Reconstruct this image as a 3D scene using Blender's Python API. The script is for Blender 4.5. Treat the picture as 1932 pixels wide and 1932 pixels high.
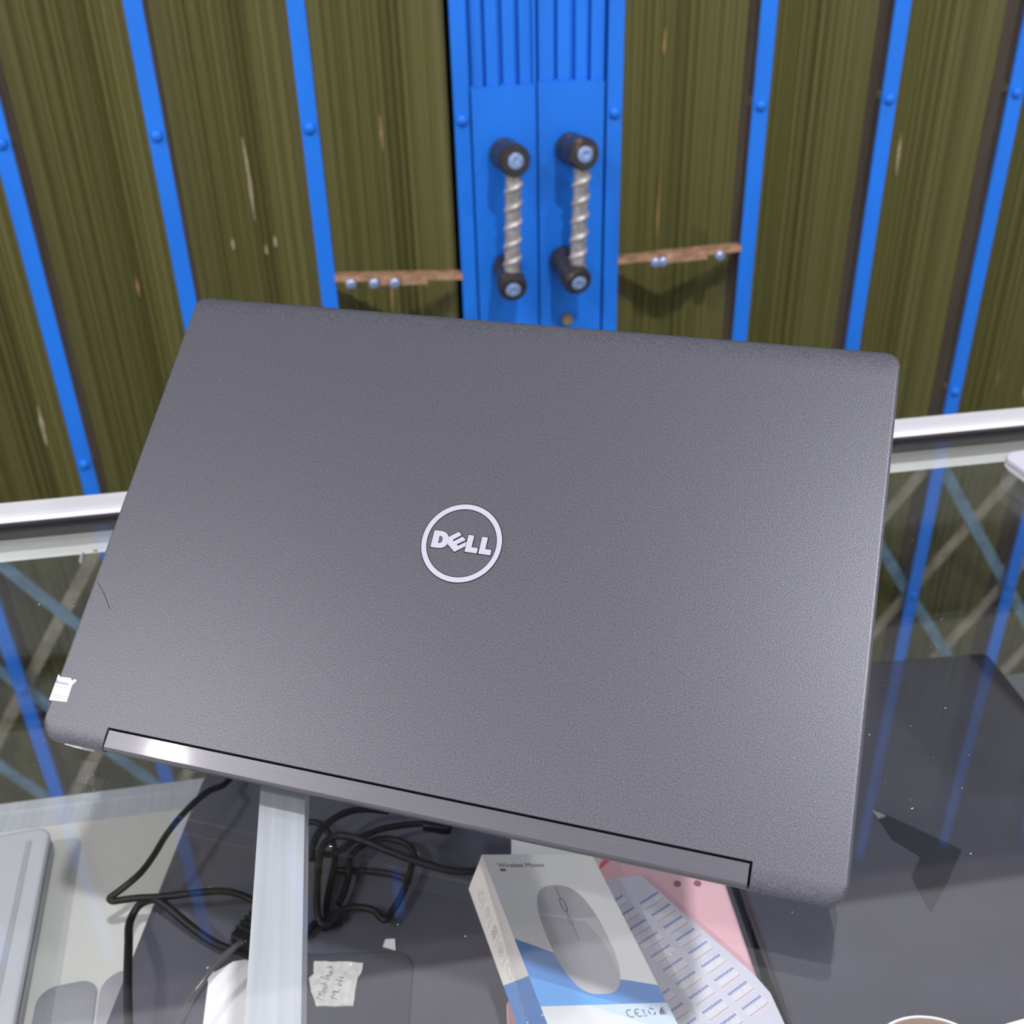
import bpy, math, random
from mathutils import Vector, Matrix
random.seed(7)
for o in list(bpy.data.objects): bpy.data.objects.remove(o)
SC = bpy.context.scene
COL = SC.collection

# ------------------------------------------------------------------ camera, light, exposure
CAMZ = 1.31604
cd = bpy.data.cameras.new('camera'); cam = bpy.data.objects.new('camera', cd); COL.objects.link(cam)
r_ = Vector((0.98729, -0.15711, -0.02388)); u_ = Vector((0.09941, 0.49334, 0.86413)); w_ = Vector((0.12399, 0.85553, -0.50269))
M = Matrix((r_, u_, -w_)).transposed().to_4x4(); M.translation = (0, 0, CAMZ)
cam.matrix_world = M
cd.sensor_fit = 'HORIZONTAL'; cd.sensor_width = 36.0; cd.lens = 36.0 * 1967.77 / 1932.0
cd.clip_start = 0.01
cd.dof.use_dof = True; cd.dof.focus_distance = 0.43; cd.dof.aperture_fstop = 12.0
SC.camera = cam
SC.view_settings.view_transform = 'Standard'; SC.view_settings.look = 'None'
SC.view_settings.gamma = 1.0; SC.view_settings.use_curve_mapping = False
SC.view_settings.exposure = -0.08
wd = bpy.data.worlds.new('world'); SC.world = wd; wd.use_nodes = True
wd.node_tree.nodes['Background'].inputs[0].default_value = (0.9, 0.93, 1.0, 1)
wd.node_tree.nodes['Background'].inputs[1].default_value = 0.1
LAMPS = [  # x, y, watts, diameter, colour
    (0.36, -0.50, 40, 0.08, (0.98, 0.97, 1.0)),
    (-1.72, -0.21, 32, 0.07, (1.0, 0.96, 0.94)),
    (-1.25, -1.10, 12, 0.14, (1.0, 0.96, 0.95)),  # fill lamp added to brighten the mouse box's side
    (1.25, -0.55, 15, 0.10, (1.0, 0.96, 0.97)),
]
CEIL = 2.75

# ------------------------------------------------------------------ mesh helpers
class MB:
    def __init__(s): s.v = []; s.f = []; s.m = []
    def add(s, vs, fs, mi=0):
        b = len(s.v); s.v += [tuple(v) for v in vs]; s.f += [tuple(i + b for i in f) for f in fs]; s.m += [mi] * len(fs); return s
    def box(s, x0, x1, y0, y1, z0, z1, mi=0):
        vs = [(x, y, z) for z in (z0, z1) for x, y in ((x0, y0), (x1, y0), (x1, y1), (x0, y1))]
        return s.add(vs, [(3, 2, 1, 0), (4, 5, 6, 7), (0, 1, 5, 4), (1, 2, 6, 5), (2, 3, 7, 6), (3, 0, 4, 7)], mi)
    def bar(s, a, b, w, h, up=(0, 0, 1), mi=0):
        a, b = Vector(a), Vector(b); t = (b - a).normalized(); sx = t.cross(Vector(up)).normalized(); sy = sx.cross(t).normalized()
        vs = [p + sx * i * w / 2 + sy * j * h / 2 for p in (a, b) for i, j in ((-1, -1), (1, -1), (1, 1), (-1, 1))]
        return s.add(vs, [(3, 2, 1, 0), (4, 5, 6, 7), (0, 1, 5, 4), (1, 2, 6, 5), (2, 3, 7, 6), (3, 0, 4, 7)], mi)
    def stack(s, poly, rings, mi=0, holes=None):
        """poly: CCW outline; rings: [(inset, z)] from bottom to top; capped prism with rounded edges"""
        n = len(poly); vs = []; fs = []
        for d, z in rings: vs += [(x, y, z) for x, y in inset(poly, d)]
        for k in range(len(rings) - 1):
            for i in range(n):
                j = (i + 1) % n; fs.append((k * n + i, k * n + j, (k + 1) * n + j, (k + 1) * n + i))
        fs.append(tuple(reversed(range(n)))); fs.append(tuple(range((len(rings) - 1) * n, len(rings) * n)))
        return s.add(vs, fs, mi)
    def ring(s, c, ri, ro, z0, z1, n=64, mi=0):
        vs = []; fs = []
        for i in range(n):
            a = 2 * math.pi * i / n; ca, sa = math.cos(a), math.sin(a)
            for r, z in ((ro, z0), (ro, z1), (ri, z1), (ri, z0)): vs.append((c[0] + r * ca, c[1] + r * sa, z))
        for i in range(n):
            j = (i + 1) % n
            for k in range(4): fs.append((i * 4 + k, j * 4 + k, j * 4 + (k + 1) % 4, i * 4 + (k + 1) % 4))
        return s.add(vs, fs, mi)
    def lathe(s, o, axis, prof, n=24, mi=0):
        """prof: [(radius, distance along axis)]"""
        o, t = Vector(o), Vector(axis).normalized(); a = t.orthogonal().normalized(); b = t.cross(a)
        vs = []; fs = []
        for r, h in prof:
            for i in range(n):
                q = 2 * math.pi * i / n; vs.append(o + t * h + a * r * math.cos(q) + b * r * math.sin(q))
        for k in range(len(prof) - 1):
            for i in range(n):
                j = (i + 1) % n; fs.append((k * n + i, k * n + j, (k + 1) * n + j, (k + 1) * n + i))
        fs.append(tuple(reversed(range(n)))); fs.append(tuple(range((len(prof) - 1) * n, len(prof) * n)))
        return s.add(vs, fs, mi)
    def tube(s, pts, r, n=10, sub=5, mi=0):
        P = spline([Vector(p) for p in pts], sub) if sub > 1 else [Vector(p) for p in pts]
        vs = []; fs = []; prev = None
        for i, p in enumerate(P):
            t = (P[min(i + 1, len(P) - 1)] - P[max(i - 1, 0)]).normalized()
            a = (Vector((0, 0, 1)) if prev is None else prev); a = (a - t * a.dot(t))
            if a.length < 1e-4: a = t.orthogonal()
            a.normalize(); prev = a; b = t.cross(a)
            for k in range(n):
                q = 2 * math.pi * k / n; vs.append(p + a * r * math.cos(q) + b * r * math.sin(q))
        for i in range(len(P) - 1):
            for k in range(n):
                j = (k + 1) % n; fs.append((i * n + k, i * n + j, (i + 1) * n + j, (i + 1) * n + k))
        fs.append(tuple(reversed(range(n)))); fs.append(tuple(range((len(P) - 1) * n, len(P) * n)))
        return s.add(vs, fs, mi)
    def mesh(s, name, mats, smooth=False, angle=40):
        me = bpy.data.meshes.new(name); me.from_pydata(s.v, [], s.f)
        for m in (mats if isinstance(mats, (list, tuple)) else [mats]): me.materials.append(m)
        me.polygons.foreach_set('material_index', s.m)
        if smooth:
            me.polygons.foreach_set('use_smooth', [True] * len(s.f)); me.set_sharp_from_angle(angle=math.radians(angle))
        me.validate(); me.update(); return me
    def obj(s, name, mats, parent=None, smooth=False, angle=40):
        o = bpy.data.objects.new(name, s.mesh(name, mats, smooth, angle)); COL.objects.link(o)
        if parent is not None: o.parent = parent
        return o

def inset(poly, d):
    if d == 0: return list(poly)
    n = len(poly); out = []
    for i in range(n):
        p0, p1, p2 = Vector(poly[i - 1]), Vector(poly[i]), Vector(poly[(i + 1) % n])
        e1 = (p1 - p0).normalized(); e2 = (p2 - p1).normalized()
        n1 = Vector((-e1.y, e1.x)); n2 = Vector((-e2.y, e2.x)); m = n1 + n2
        m = m / max(0.3, m.dot(m) / 2) if m.length > 1e-6 else n1
        q = p1 + m * d; out.append((q.x, q.y))
    return out
def spline(P, sub):
    out = []
    for i in range(len(P) - 1):
        a, b, c, d = P[max(i - 1, 0)], P[i], P[i + 1], P[min(i + 2, len(P) - 1)]
        for k in range(sub):
            t = k / sub
            out.append(0.5 * ((2 * b) + (c - a) * t + (2 * a - 5 * b + 4 * c - d) * t * t + (3 * b - 3 * c + d - a) * t ** 3))
    out.append(P[-1]); return out
def rrect(x0, x1, y0, y1, rad, n=6):
    """CCW rounded rectangle, rad = one radius or (bl, br, tr, tl)"""
    if not isinstance(rad, (tuple, list)): rad = (rad,) * 4
    out = []
    for (cx, cy), r, a0 in (((x0, y0), rad[0], 180), ((x1, y0), rad[1], 270), ((x1, y1), rad[2], 0), ((x0, y1), rad[3], 90)):
        px = cx + (r if cx == x0 else -r); py = cy + (r if cy == y0 else -r)
        for k in range(n + 1):
            a = math.radians(a0 + 90 * k / n); out.append((px + r * math.cos(a), py + r * math.sin(a)))
    return out
def thing(name, label, cat, loc=(0, 0, 0), rot=None, mat=None, group=None):
    o = bpy.data.objects.new(name, None); COL.objects.link(o); o.empty_display_size = 0.02
    if mat is not None: o.matrix_world = mat
    else:
        o.location = loc
        if rot: o.rotation_euler = rot
    return tag(o, label, cat, group)
def tag(o, label, cat, group=None):
    o['label'] = label; o['category'] = cat
    if group: o['group'] = group
    return o
def structure(o): o['kind'] = 'structure'; return o
def lab(o, text): o['label'] = text; return o
def text_mesh(txt, size, mat, name, z=0.0, rot=0.0, at=(0, 0)):
    cu = bpy.data.curves.new(name, 'FONT'); cu.body = txt; cu.size = size; cu.extrude = 0.00005
    t = bpy.data.objects.new(name, cu); COL.objects.link(t)
    dg = bpy.context.evaluated_depsgraph_get(); me = bpy.data.meshes.new_from_object(t.evaluated_get(dg))
    bpy.data.objects.remove(t); me.name = name
    c, s = math.cos(rot), math.sin(rot)
    for v in me.vertices:
        x, y = v.co.x, v.co.y; v.co = (at[0] + x * c - y * s, at[1] + x * s + y * c, v.co.z + z)
    me.materials.clear(); me.materials.append(mat); return me

# ------------------------------------------------------------------ materials
def mat(name, col, rough=0.5, metal=0.0, spec=0.5, noise=None, bump=None, coat=0.0, coat_rough=0.15):
    """noise: (scale xyz, amount, detail) multiplies the colour; bump: (scale xyz, strength, distance)"""
    m = bpy.data.materials.new(name); m.use_nodes = True; nt = m.node_tree; b = nt.nodes['Principled BSDF']
    b.inputs['Base Color'].default_value = (*col, 1); b.inputs['Roughness'].default_value = rough
    b.inputs['Metallic'].default_value = metal; b.inputs['Specular IOR Level'].default_value = spec
    b.inputs['Coat Weight'].default_value = coat; b.inputs['Coat Roughness'].default_value = coat_rough
    def tex(scale, detail):
        tc = nt.nodes.new('ShaderNodeTexCoord'); mp = nt.nodes.new('ShaderNodeMapping'); mp.inputs['Scale'].default_value = scale
        nz = nt.nodes.new('ShaderNodeTexNoise'); nz.inputs['Scale'].default_value = 1.0; nz.inputs['Detail'].default_value = detail
        nt.links.new(tc.outputs['Object'], mp.inputs['Vector']); nt.links.new(mp.outputs['Vector'], nz.inputs['Vector']); return nz
    if noise:
        nz = tex(noise[0], noise[2] if len(noise) > 2 else 2.0)
        mr = nt.nodes.new('ShaderNodeMapRange'); mr.inputs['From Min'].default_value = 0.3; mr.inputs['From Max'].default_value = 0.7
        mr.inputs['To Min'].default_value = 1 - noise[1]; mr.inputs['To Max'].default_value = 1 + noise[1]
        mx = nt.nodes.new('ShaderNodeMix'); mx.data_type = 'RGBA'; mx.blend_type = 'MULTIPLY'; mx.inputs[0].default_value = 1
        mx.inputs[6].default_value = (*col, 1)
        nt.links.new(nz.outputs['Fac'], mr.inputs['Value']); nt.links.new(mr.outputs[0], mx.inputs[7]); nt.links.new(mx.outputs[2], b.inputs['Base Color'])
    if bump:
        nz = tex(bump[0], 2.0); bp = nt.nodes.new('ShaderNodeBump'); bp.inputs['Strength'].default_value = bump[1]; bp.inputs['Distance'].default_value = bump[2]
        nt.links.new(nz.outputs['Fac'], bp.inputs['Height']); nt.links.new(bp.outputs['Normal'], b.inputs['Normal'])
    return m
def mat_patch(name, base, patch, scale, lo, hi, rough=0.5, streak=None, metal=0.0):
    """base colour (with an optional second fine streak colour) and worn patches of another colour"""
    m = bpy.data.materials.new(name); m.use_nodes = True; nt = m.node_tree; b = nt.nodes['Principled BSDF']
    b.inputs['Roughness'].default_value = rough; b.inputs['Metallic'].default_value = metal; b.inputs['Specular IOR Level'].default_value = 0.35
    tc = nt.nodes.new('ShaderNodeTexCoord')
    def nz(sc, det):
        mp = nt.nodes.new('ShaderNodeMapping'); mp.inputs['Scale'].default_value = sc; n = nt.nodes.new('ShaderNodeTexNoise')
        n.inputs['Scale'].default_value = 1; n.inputs['Detail'].default_value = det
        oi = nt.nodes.new('ShaderNodeObjectInfo'); ad = nt.nodes.new('ShaderNodeVectorMath'); ad.operation = 'ADD'
        sv = nt.nodes.new('ShaderNodeVectorMath'); sv.operation = 'SCALE'; sv.inputs[0].default_value = (37, 11, 23)
        nt.links.new(oi.outputs['Random'], sv.inputs['Scale']); nt.links.new(tc.outputs['Object'], mp.inputs['Vector'])
        nt.links.new(mp.outputs['Vector'], ad.inputs[0]); nt.links.new(sv.outputs[0], ad.inputs[1]); nt.links.new(ad.outputs[0], n.inputs['Vector']); return n
    def mixc(f, a, bb):
        mx = nt.nodes.new('ShaderNodeMix'); mx.data_type = 'RGBA'
        nt.links.new(f, mx.inputs[0])
        for k, q in ((6, a), (7, bb)):
            if isinstance(q, tuple): mx.inputs[k].default_value = (*q, 1)
            else: nt.links.new(q, mx.inputs[k])
        return mx.outputs[2]
    def ramp(f, a, c):
        mr = nt.nodes.new('ShaderNodeMapRange'); mr.inputs['From Min'].default_value = a; mr.inputs['From Max'].default_value = c; nt.links.new(f, mr.inputs['Value']); return mr.outputs[0]
    c = base
    if streak:
        c = mixc(ramp(nz(streak[1], 3).outputs['Fac'], 0.35, 0.65), base, streak[0])
    c = mixc(ramp(nz(scale, 2).outputs['Fac'], lo, hi), c, patch)
    nt.links.new(c, b.inputs['Base Color']); return m
def mat_glass(name, tint):
    m = bpy.data.materials.new(name); m.use_nodes = True; nt = m.node_tree; nt.nodes.clear()
    out = nt.nodes.new('ShaderNodeOutputMaterial'); mix = nt.nodes.new('ShaderNodeMixShader')
    tr = nt.nodes.new('ShaderNodeBsdfTransparent'); tr.inputs[0].default_value = (*tint, 1)
    gl = nt.nodes.new('ShaderNodeBsdfGlossy'); gl.inputs['Roughness'].default_value = 0.0; gl.inputs[0].default_value = (1, 1, 1, 1)
    ge = nt.nodes.new('ShaderNodeNewGeometry'); dt = nt.nodes.new('ShaderNodeVectorMath'); dt.operation = 'DOT_PRODUCT'
    nt.links.new(ge.outputs['Incoming'], dt.inputs[0]); nt.links.new(ge.outputs['Normal'], dt.inputs[1])
    def mth(op, a, bb=None):
        n = nt.nodes.new('ShaderNodeMath'); n.operation = op
        for k, q in enumerate((a, bb)):
            if q is None: continue
            if isinstance(q, (int, float)): n.inputs[k].default_value = q
            else: nt.links.new(q, n.inputs[k])
        return n.outputs[0]
    f = mth('ADD', mth('MULTIPLY', mth('POWER', mth('SUBTRACT', 1.0, mth('ABSOLUTE', dt.outputs['Value'])), 5.0), 0.957), 0.043)
    nt.links.new(f, mix.inputs[0]); nt.links.new(tr.outputs[0], mix.inputs[1]); nt.links.new(gl.outputs[0], mix.inputs[2]); nt.links.new(mix.outputs[0], out.inputs[0]); return m
def emit(name, col, s):
    m = bpy.data.materials.new(name); m.use_nodes = True; b = m.node_tree.nodes['Principled BSDF']
    b.inputs['Emission Color'].default_value = (*col, 1); b.inputs['Emission Strength'].default_value = s; return m

m_wall = mat('white_plaster', (0.82, 0.81, 0.83), 0.8, noise=((3, 3, 3), 0.04))
m_ceil = mat('ceiling_paint', (0.8, 0.8, 0.82), 0.9)
m_floor = mat('floor_tile', (0.66, 0.65, 0.64), 0.35, noise=((6, 6, 6), 0.08))
m_blue = mat('blue_paint', (0.010, 0.158, 0.68), 0.42, 0.0, 0.3, noise=((25, 25, 8), 0.07))
m_olive = mat_patch('olive_paint', (0.072, 0.070, 0.016), (0.42, 0.33, 0.17), (70, 40, 6), 0.745, 0.77, 0.48, ((0.132, 0.125, 0.040), (420, 60, 0.9)))
m_post = mat('brown_steel', (0.15, 0.122, 0.11), 0.5, 0.3, noise=((40, 40, 6), 0.25))
m_rust = mat('rusty_steel', (0.36, 0.21, 0.13), 0.6, 0.2, noise=((120, 120, 120), 0.4, 4))
m_bolt = mat('bluish_bolt', (0.25, 0.32, 0.5), 0.35, 0.5)
m_knob = mat_patch('worn_black_knob', (0.032, 0.029, 0.03), (0.20, 0.11, 0.07), (110, 110, 110), 0.64, 0.74, 0.32)
m_capblue = mat('pale_blue_cap', (0.20, 0.29, 0.50), 0.4, noise=((300, 300, 300), 0.35))
m_rod = mat('pale_worn_steel', (0.40, 0.37, 0.36), 0.42, 0.35, noise=((150, 150, 150), 0.2))
m_rodd = mat('dull_steel', (0.30, 0.29, 0.29), 0.4, 0.3, noise=((150, 150, 150), 0.3))
m_latb = mat('worn_blue_bar', (0.13, 0.24, 0.36), 0.5, noise=((60, 60, 60), 0.3))
m_latt = mat('tan_bar', (0.30, 0.25, 0.19), 0.6, noise=((60, 60, 60), 0.3))
m_brass = mat('brass', (0.42, 0.33, 0.18), 0.3, 0.8)
m_darkbk = mat('dark_backing', (0.02, 0.02, 0.02), 0.7)
m_alu = mat('anodised_aluminium', (0.72, 0.72, 0.75), 0.38, 0.25, noise=((2, 160, 160), 0.04))
m_alu2 = mat('brushed_aluminium', (0.53, 0.55, 0.60), 0.42, 0.3, noise=((260, 6, 260), 0.09, 3))
m_alui = mat('pale_aluminium', (0.86, 0.88, 0.86), 0.5)
m_gasket = mat('black_rubber', (0.012, 0.012, 0.014), 0.45)
m_glass = mat_glass('clear_glass', (0.975, 0.985, 0.98))
m_glassd = mat_glass('tinted_glass', (0.76, 0.785, 0.79))
m_board = mat('cream_board', (0.56, 0.56, 0.54), 0.55, noise=((9, 9, 9), 0.06))
m_dark = mat('dark_panel', (0.018, 0.02, 0.018), 0.4)
m_lid = mat('charcoal_metal_finish', (0.064, 0.066, 0.082), 0.40, 0.28, noise=((1900, 1900, 1900), 0.42, 1), bump=((1700, 1700, 1700), 0.13, 0.0004))
m_base = mat('dark_magnesium', (0.05, 0.05, 0.056), 0.45, 0.2)
m_hinge = mat('brushed_dark_plastic', (0.075, 0.075, 0.09), 0.37, 0.45, 0.5, noise=((30, 2500, 100), 0.1), coat=0.05, coat_rough=0.08)
m_groove = mat('black_groove', (0.003, 0.003, 0.004), 0.8, 0.0, 0.05)
m_stick = mat('sticker_white', (0.60, 0.60, 0.63), 0.7, 0.0, 0.1)
m_logo = mat('satin_silver', (0.36, 0.36, 0.43), 0.5, 0.15)
m_white = mat('white_paper', (0.86, 0.86, 0.88), 0.6)
m_inkb = mat('blue_ink', (0.16, 0.20, 0.60), 0.6)
m_inkr = mat('red_ink', (0.55, 0.28, 0.26), 0.6)
m_inkk = mat('grey_ink', (0.13, 0.13, 0.16), 0.6)
m_inkl = mat('pale_grey_ink', (0.33, 0.33, 0.37), 0.6)
m_foot = mat('rubber_foot', (0.015, 0.015, 0.016), 0.7)
m_slab = mat('dark_grey_lid', (0.090, 0.089, 0.115), 0.5, 0.1, noise=((30, 30, 30), 0.06))
m_slab2 = mat('dark_slate_lid', (0.060, 0.061, 0.082), 0.5, 0.1, noise=((25, 25, 25), 0.1))
m_silver = mat('silver_lid', (0.56, 0.57, 0.61), 0.4, 0.3, noise=((900, 900, 900), 0.03))
m_silverb = mat('silver_base_shaded', (0.36, 0.37, 0.40), 0.4, 0.3)  # lid silver darkened to carry the shade on the laptop's side
m_silverd = mat('silver_edge_shadow', (0.12, 0.12, 0.14), 0.5, 0.2)
m_pale = mat('pale_plastic', (0.78, 0.77, 0.75), 0.45)
m_hingeshade = mat('hinge_and_shadow_grey', (0.32, 0.32, 0.35), 0.6)  # grey of the hinge strip and of the painted shelf shadows
m_cable = mat('black_cable', (0.006, 0.006, 0.008), 0.5, 0.0, 0.3)
m_rodg = mat('grey_clear_cable', (0.085, 0.085, 0.09), 0.15, 0.0, 0.8)
m_carton = mat('pale_carton', (0.90, 0.90, 0.89), 0.4)
m_cartonside = mat('warm_lit_carton', (0.92, 0.86, 0.82), 0.45)  # white carton with warm light from the left put into the colour
m_boxblue = mat('carton_blue', (0.12, 0.30, 0.70), 0.4)
m_boxblue2 = mat('carton_sky_blue', (0.16, 0.42, 0.88), 0.4)
m_boxpale = mat('carton_pale_blue', (0.62, 0.74, 0.90), 0.4)
m_boxwhite = mat('carton_white', (0.80, 0.80, 0.84), 0.4)
m_mouse = mat('printed_mouse_grey', (0.50, 0.49, 0.53), 0.4)
m_mouse2 = mat('printed_mouse_light', (0.60, 0.60, 0.63), 0.4)
m_pink = mat('pink_plastic', (0.76, 0.47, 0.53), 0.45)
m_pinkred = mat('red_strip', (0.75, 0.10, 0.14), 0.45)
m_pinkhole = mat('deep_pink', (0.30, 0.12, 0.16), 0.7)
m_sheet = mat('label_sheet', (0.56, 0.56, 0.66), 0.5)
m_label = mat('label_white', (0.63, 0.63, 0.70), 0.5)
m_lblue = mat('label_blue', (0.15, 0.18, 0.42), 0.5)
m_lred = mat('label_red', (0.52, 0.36, 0.42), 0.5)
m_lgrey = mat('label_line', (0.45, 0.45, 0.55), 0.5)
m_tape = mat('masking_tape', (0.52, 0.51, 0.50), 0.6, noise=((260, 260, 260), 0.14, 3), bump=((200, 200, 200), 0.5, 0.001))
m_film = mat('black_film', (0.022, 0.023, 0.032), 0.45)
m_filmtip = mat('grey_film_back', (0.2, 0.2, 0.22), 0.4)
m_core = mat('brown_cardboard', (0.22, 0.15, 0.11), 0.7)
m_frost = mat('whitish_tape_edge', (0.75, 0.74, 0.74), 0.5)
m_dust = mat('white_dust', (0.55, 0.55, 0.6), 0.7)
m_lampw = mat('lamp_housing', (0.8, 0.8, 0.8), 0.5)

# ------------------------------------------------------------------ the room
XL, XR, YB, YG = -2.3, 2.4, -2.6, 1.03
structure(MB().box(XL, XR, YB, 1.35, -0.06, 0.0).obj('floor', m_floor))
structure(MB().box(XL, XR, YB, 1.35, CEIL, CEIL + 0.06).obj('ceiling', m_ceil))
structure(MB().box(XL - 0.08, XL, YB, 1.35, 0, CEIL).obj('wall_left', m_wall))
structure(MB().box(XR, XR + 0.08, YB, 1.35, 0, CEIL).obj('wall_right', m_wall))
structure(MB().box(XL, XR, YB - 0.08, YB, 0, CEIL).obj('wall_front', m_wall))
wb = MB().box(XL, XR, 1.02, 1.10, 2.01, CEIL)                       # above the gate opening
wb.box(XL, -1.05, 1.06, 1.12, 0, 2.01); wb.box(1.36, XR, 1.06, 1.12, 0, 2.01)
structure(wb.obj('wall_back', m_wall))
structure(MB().box(-1.05, 1.36, 1.20, 1.24, 0.0, 2.01).obj('leak_blocker', m_darkbk))  # unseen dark sheet added behind the gate against light leaks

for i, (lx, ly, pw, dia, col) in enumerate(LAMPS):
    t = thing('ceiling_lamp', ['round white ceiling lamp above the counter', 'round white ceiling lamp on the left side of the shop', 'round fill lamp added behind the camera', 'round white ceiling lamp on the right side of the shop'][i], 'lamp', (lx, ly, CEIL))
    MB().lathe((0, 0, 0), (0, 0, -1), [(0.10, 0.0), (0.10, 0.02), (0.085, 0.028)], 32).obj('housing', m_lampw, t, True)
    MB().lathe((0, 0, -0.028), (0, 0, -1), [(dia / 2, 0.0), (dia / 2, 0.004)], 32).obj('diffuser', emit('lamp_diffuser', col, 12), t, True)
    L = bpy.data.lights.new('lamp_light', 'AREA'); L.shape = 'DISK'; L.size = dia; L.energy = pw; L.color = col
    lo = bpy.data.objects.new('lamp_light', L); COL.objects.link(lo); lo.parent = t; lo.location = (0, 0, -0.036)

# ------------------------------------------------------------------ the folding gate
GR = -0.01596
STRIP_L = [-0.8400, -0.7050, -0.5710, -0.4370, -0.3023, -0.1669, -0.0296]
STRIP_R = [0.4023, 0.5336, 0.6668, 0.8010, 0.9350, 1.0690, 1.2030]
RIVZ = [0.175, 0.535, 0.820, 1.143, 1.466, 1.789]
ZT = 1.950
def gate_root(s0, label):
    return thing('folding_gate', label, 'gate', (s0 * math.cos(GR), YG + s0 * math.sin(GR), 0), (0, 0, GR))
g_left = gate_root(0.05, 'left leaf of the blue and olive folding metal gate')
g_right = gate_root(0.32, 'right leaf of the blue and olive folding metal gate')
rivet_me = MB().lathe((0, 0, 0), (0, -1, 0), [(0.0056, 0.0), (0.0053, 0.0018), (0.0042, 0.0034), (0.0024, 0.0044), (0.0008, 0.0047)], 16).mesh('rivet', m_blue, True, 80)
knuckle_me = MB().lathe((0, 0, 0), (1, 0, 0), [(0.002, -0.006), (0.0052, -0.005), (0.0052, 0.005), (0.002, 0.006)], 12).mesh('pivot_knuckle', m_post, True)
def rivet(parent, s, z, y=-0.003):
    o = bpy.data.objects.new('rivet', rivet_me); COL.objects.link(o); o.parent = parent; o.location = (s, y, z)
def strip(root, s0, s):
    x = s - s0
    st = MB().stack([(x - 0.0078, -0.003), (x + 0.0078, -0.003), (x + 0.0078, 0.0), (x - 0.0078, 0.0)], [(0, 0.02), (0, ZT)]).obj('strip', m_blue, root)
    for z in RIVZ: rivet(st, x, z)
    p = MB()
    p.box(x - 0.0074, x + 0.0074, 0.010, 0.0115, 0.02, ZT); p.box(x - 0.0074, x - 0.0059, 0.010, 0.031, 0.02, ZT); p.box(x + 0.0059, x + 0.0074, 0.010, 0.031, 0.02, ZT)
    po = p.obj('post', m_post, root)
    for z in RIVZ:
        k = bpy.data.objects.new('pivot_knuckle', knuckle_me); COL.objects.link(k); k.parent = po; k.location = (x - 0.002 if x + s0 > 0.2 else x + 0.002, 0.0075, z + 0.003)
def slat(root, s0, a, b):
    """V-folded sheet between two posts with fine pressed ridges"""
    pts = []; n = 96
    rid = [0.10, 0.17, 0.22, 0.30, 0.36, 0.40, 0.47, 0.55, 0.62, 0.68, 0.74, 0.83, 0.90]
    for i in range(n + 1):
        t = i / n; v = 1 - abs(2 * t - 1); v = v if v < 0.95 else 0.95 + (v - 0.95) * 0.4
        y = 0.0325 + 0.043 * v
        for q, k in enumerate(rid):
            w = 0.012 if q % 3 else 0.02
            y -= (0.0011 if q % 2 else 0.0018) * math.exp(-((t - k) / w) ** 2)
        pts.append((a + (b - a) * t - s0, y))
    vs = []; fs = []
    for z in (0.03, ZT):
        vs += [(x, y, z) for x, y in pts]
        vs += [(x, y + 0.0008, z) for x, y in pts]
    N = n + 1
    for i in range(n):
        fs.append((i, i + 1, 2 * N + i + 1, 2 * N + i)); fs.append((N + i + 1, N + i, 3 * N + i, 3 * N + i + 1))
    fs += [(N, 0, 2 * N, 3 * N), (n, N + n, 3 * N + n, 2 * N + n)]
    MB().add(vs, fs).obj('slat', m_olive, root, True, 60)
for s in STRIP_L: strip(g_left, 0.05, s)
for s in STRIP_R: strip(g_right, 0.32, s)
SL = STRIP_L + [0.1085]
for a, b in zip(SL[:-1], SL[1:]): slat(g_left, 0.05, a + 0.0066, b - 0.0066)
SR = [0.2620] + STRIP_R
for a, b in zip(SR[:-1], SR[1:]): slat(g_right, 0.32, a + 0.0066, b - 0.0066)
# places where the paint has worn off the folds
def chip(root, s0, pts, w, m):
    """pts: (s, z) down a slat, y from the fold"""
    q = MB(); vs = []; random.seed(int(pts[0][1] * 1000))
    sub = []
    for (a, za, ya), (b, zb, yb) in zip(pts[:-1], pts[1:]):
        for k in range(6): sub.append((a + (b - a) * k / 6, za + (zb - za) * k / 6, ya + (yb - ya) * k / 6))
    sub.append(pts[-1]); n = len(sub)
    for i, (a, z, y) in enumerate(sub):
        h = w / 2 * min(1, 2.5 * i / n + .25, 2.5 * (n - 1 - i) / n + .25) * random.uniform(.6, 1.15)
        vs += [(a - s0 - h, y - 0.0040, z), (a - s0 + h, y - 0.0040, z), (a - s0 + h, y + 0.0005, z), (a - s0 - h, y + 0.0005, z)]
    fs = [(3, 2, 1, 0), tuple(range(4 * n - 4, 4 * n))]
    for i in range(n - 1): fs += [(i * 4 + k, i * 4 + (k + 1) % 4, i * 4 + 4 + (k + 1) % 4, i * 4 + 4 + k) for k in range(4)]
    q.add(vs, fs).obj('paint_chip', m, root)
m_chip = mat('bare_primer', (0.42, 0.36, 0.22), 0.6, noise=((200, 200, 200), 0.2)); m_chipr = mat('rusty_chip', (0.30, 0.19, 0.07), 0.6, noise=((200, 200, 200), 0.2))
chip(g_left, 0.05, [(-0.0995, 1.125, 0.0738), (-0.0984, 1.0881, 0.0742), (-0.0992, 1.0431, 0.0739)], 0.0034, m_chip)
for a, z, y in ((-0.1227, 1.0242, 0.0586), (-0.0914, 1.0133, 0.0707), (-0.0804, 1.023, 0.0632)): chip(g_left, 0.05, [(a, z + 0.006, y), (a, z - 0.005, y)], 0.003, m_chip)
chip(g_left, 0.05, [(0.0367, 1.1399, 0.0734), (0.0368, 1.1044, 0.0735)], 0.0036, m_chipr)
chip(g_left, 0.05, [(0.0345, 0.975, 0.0716), (0.033, 0.935, 0.0711)], 0.0036, m_chipr)
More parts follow.
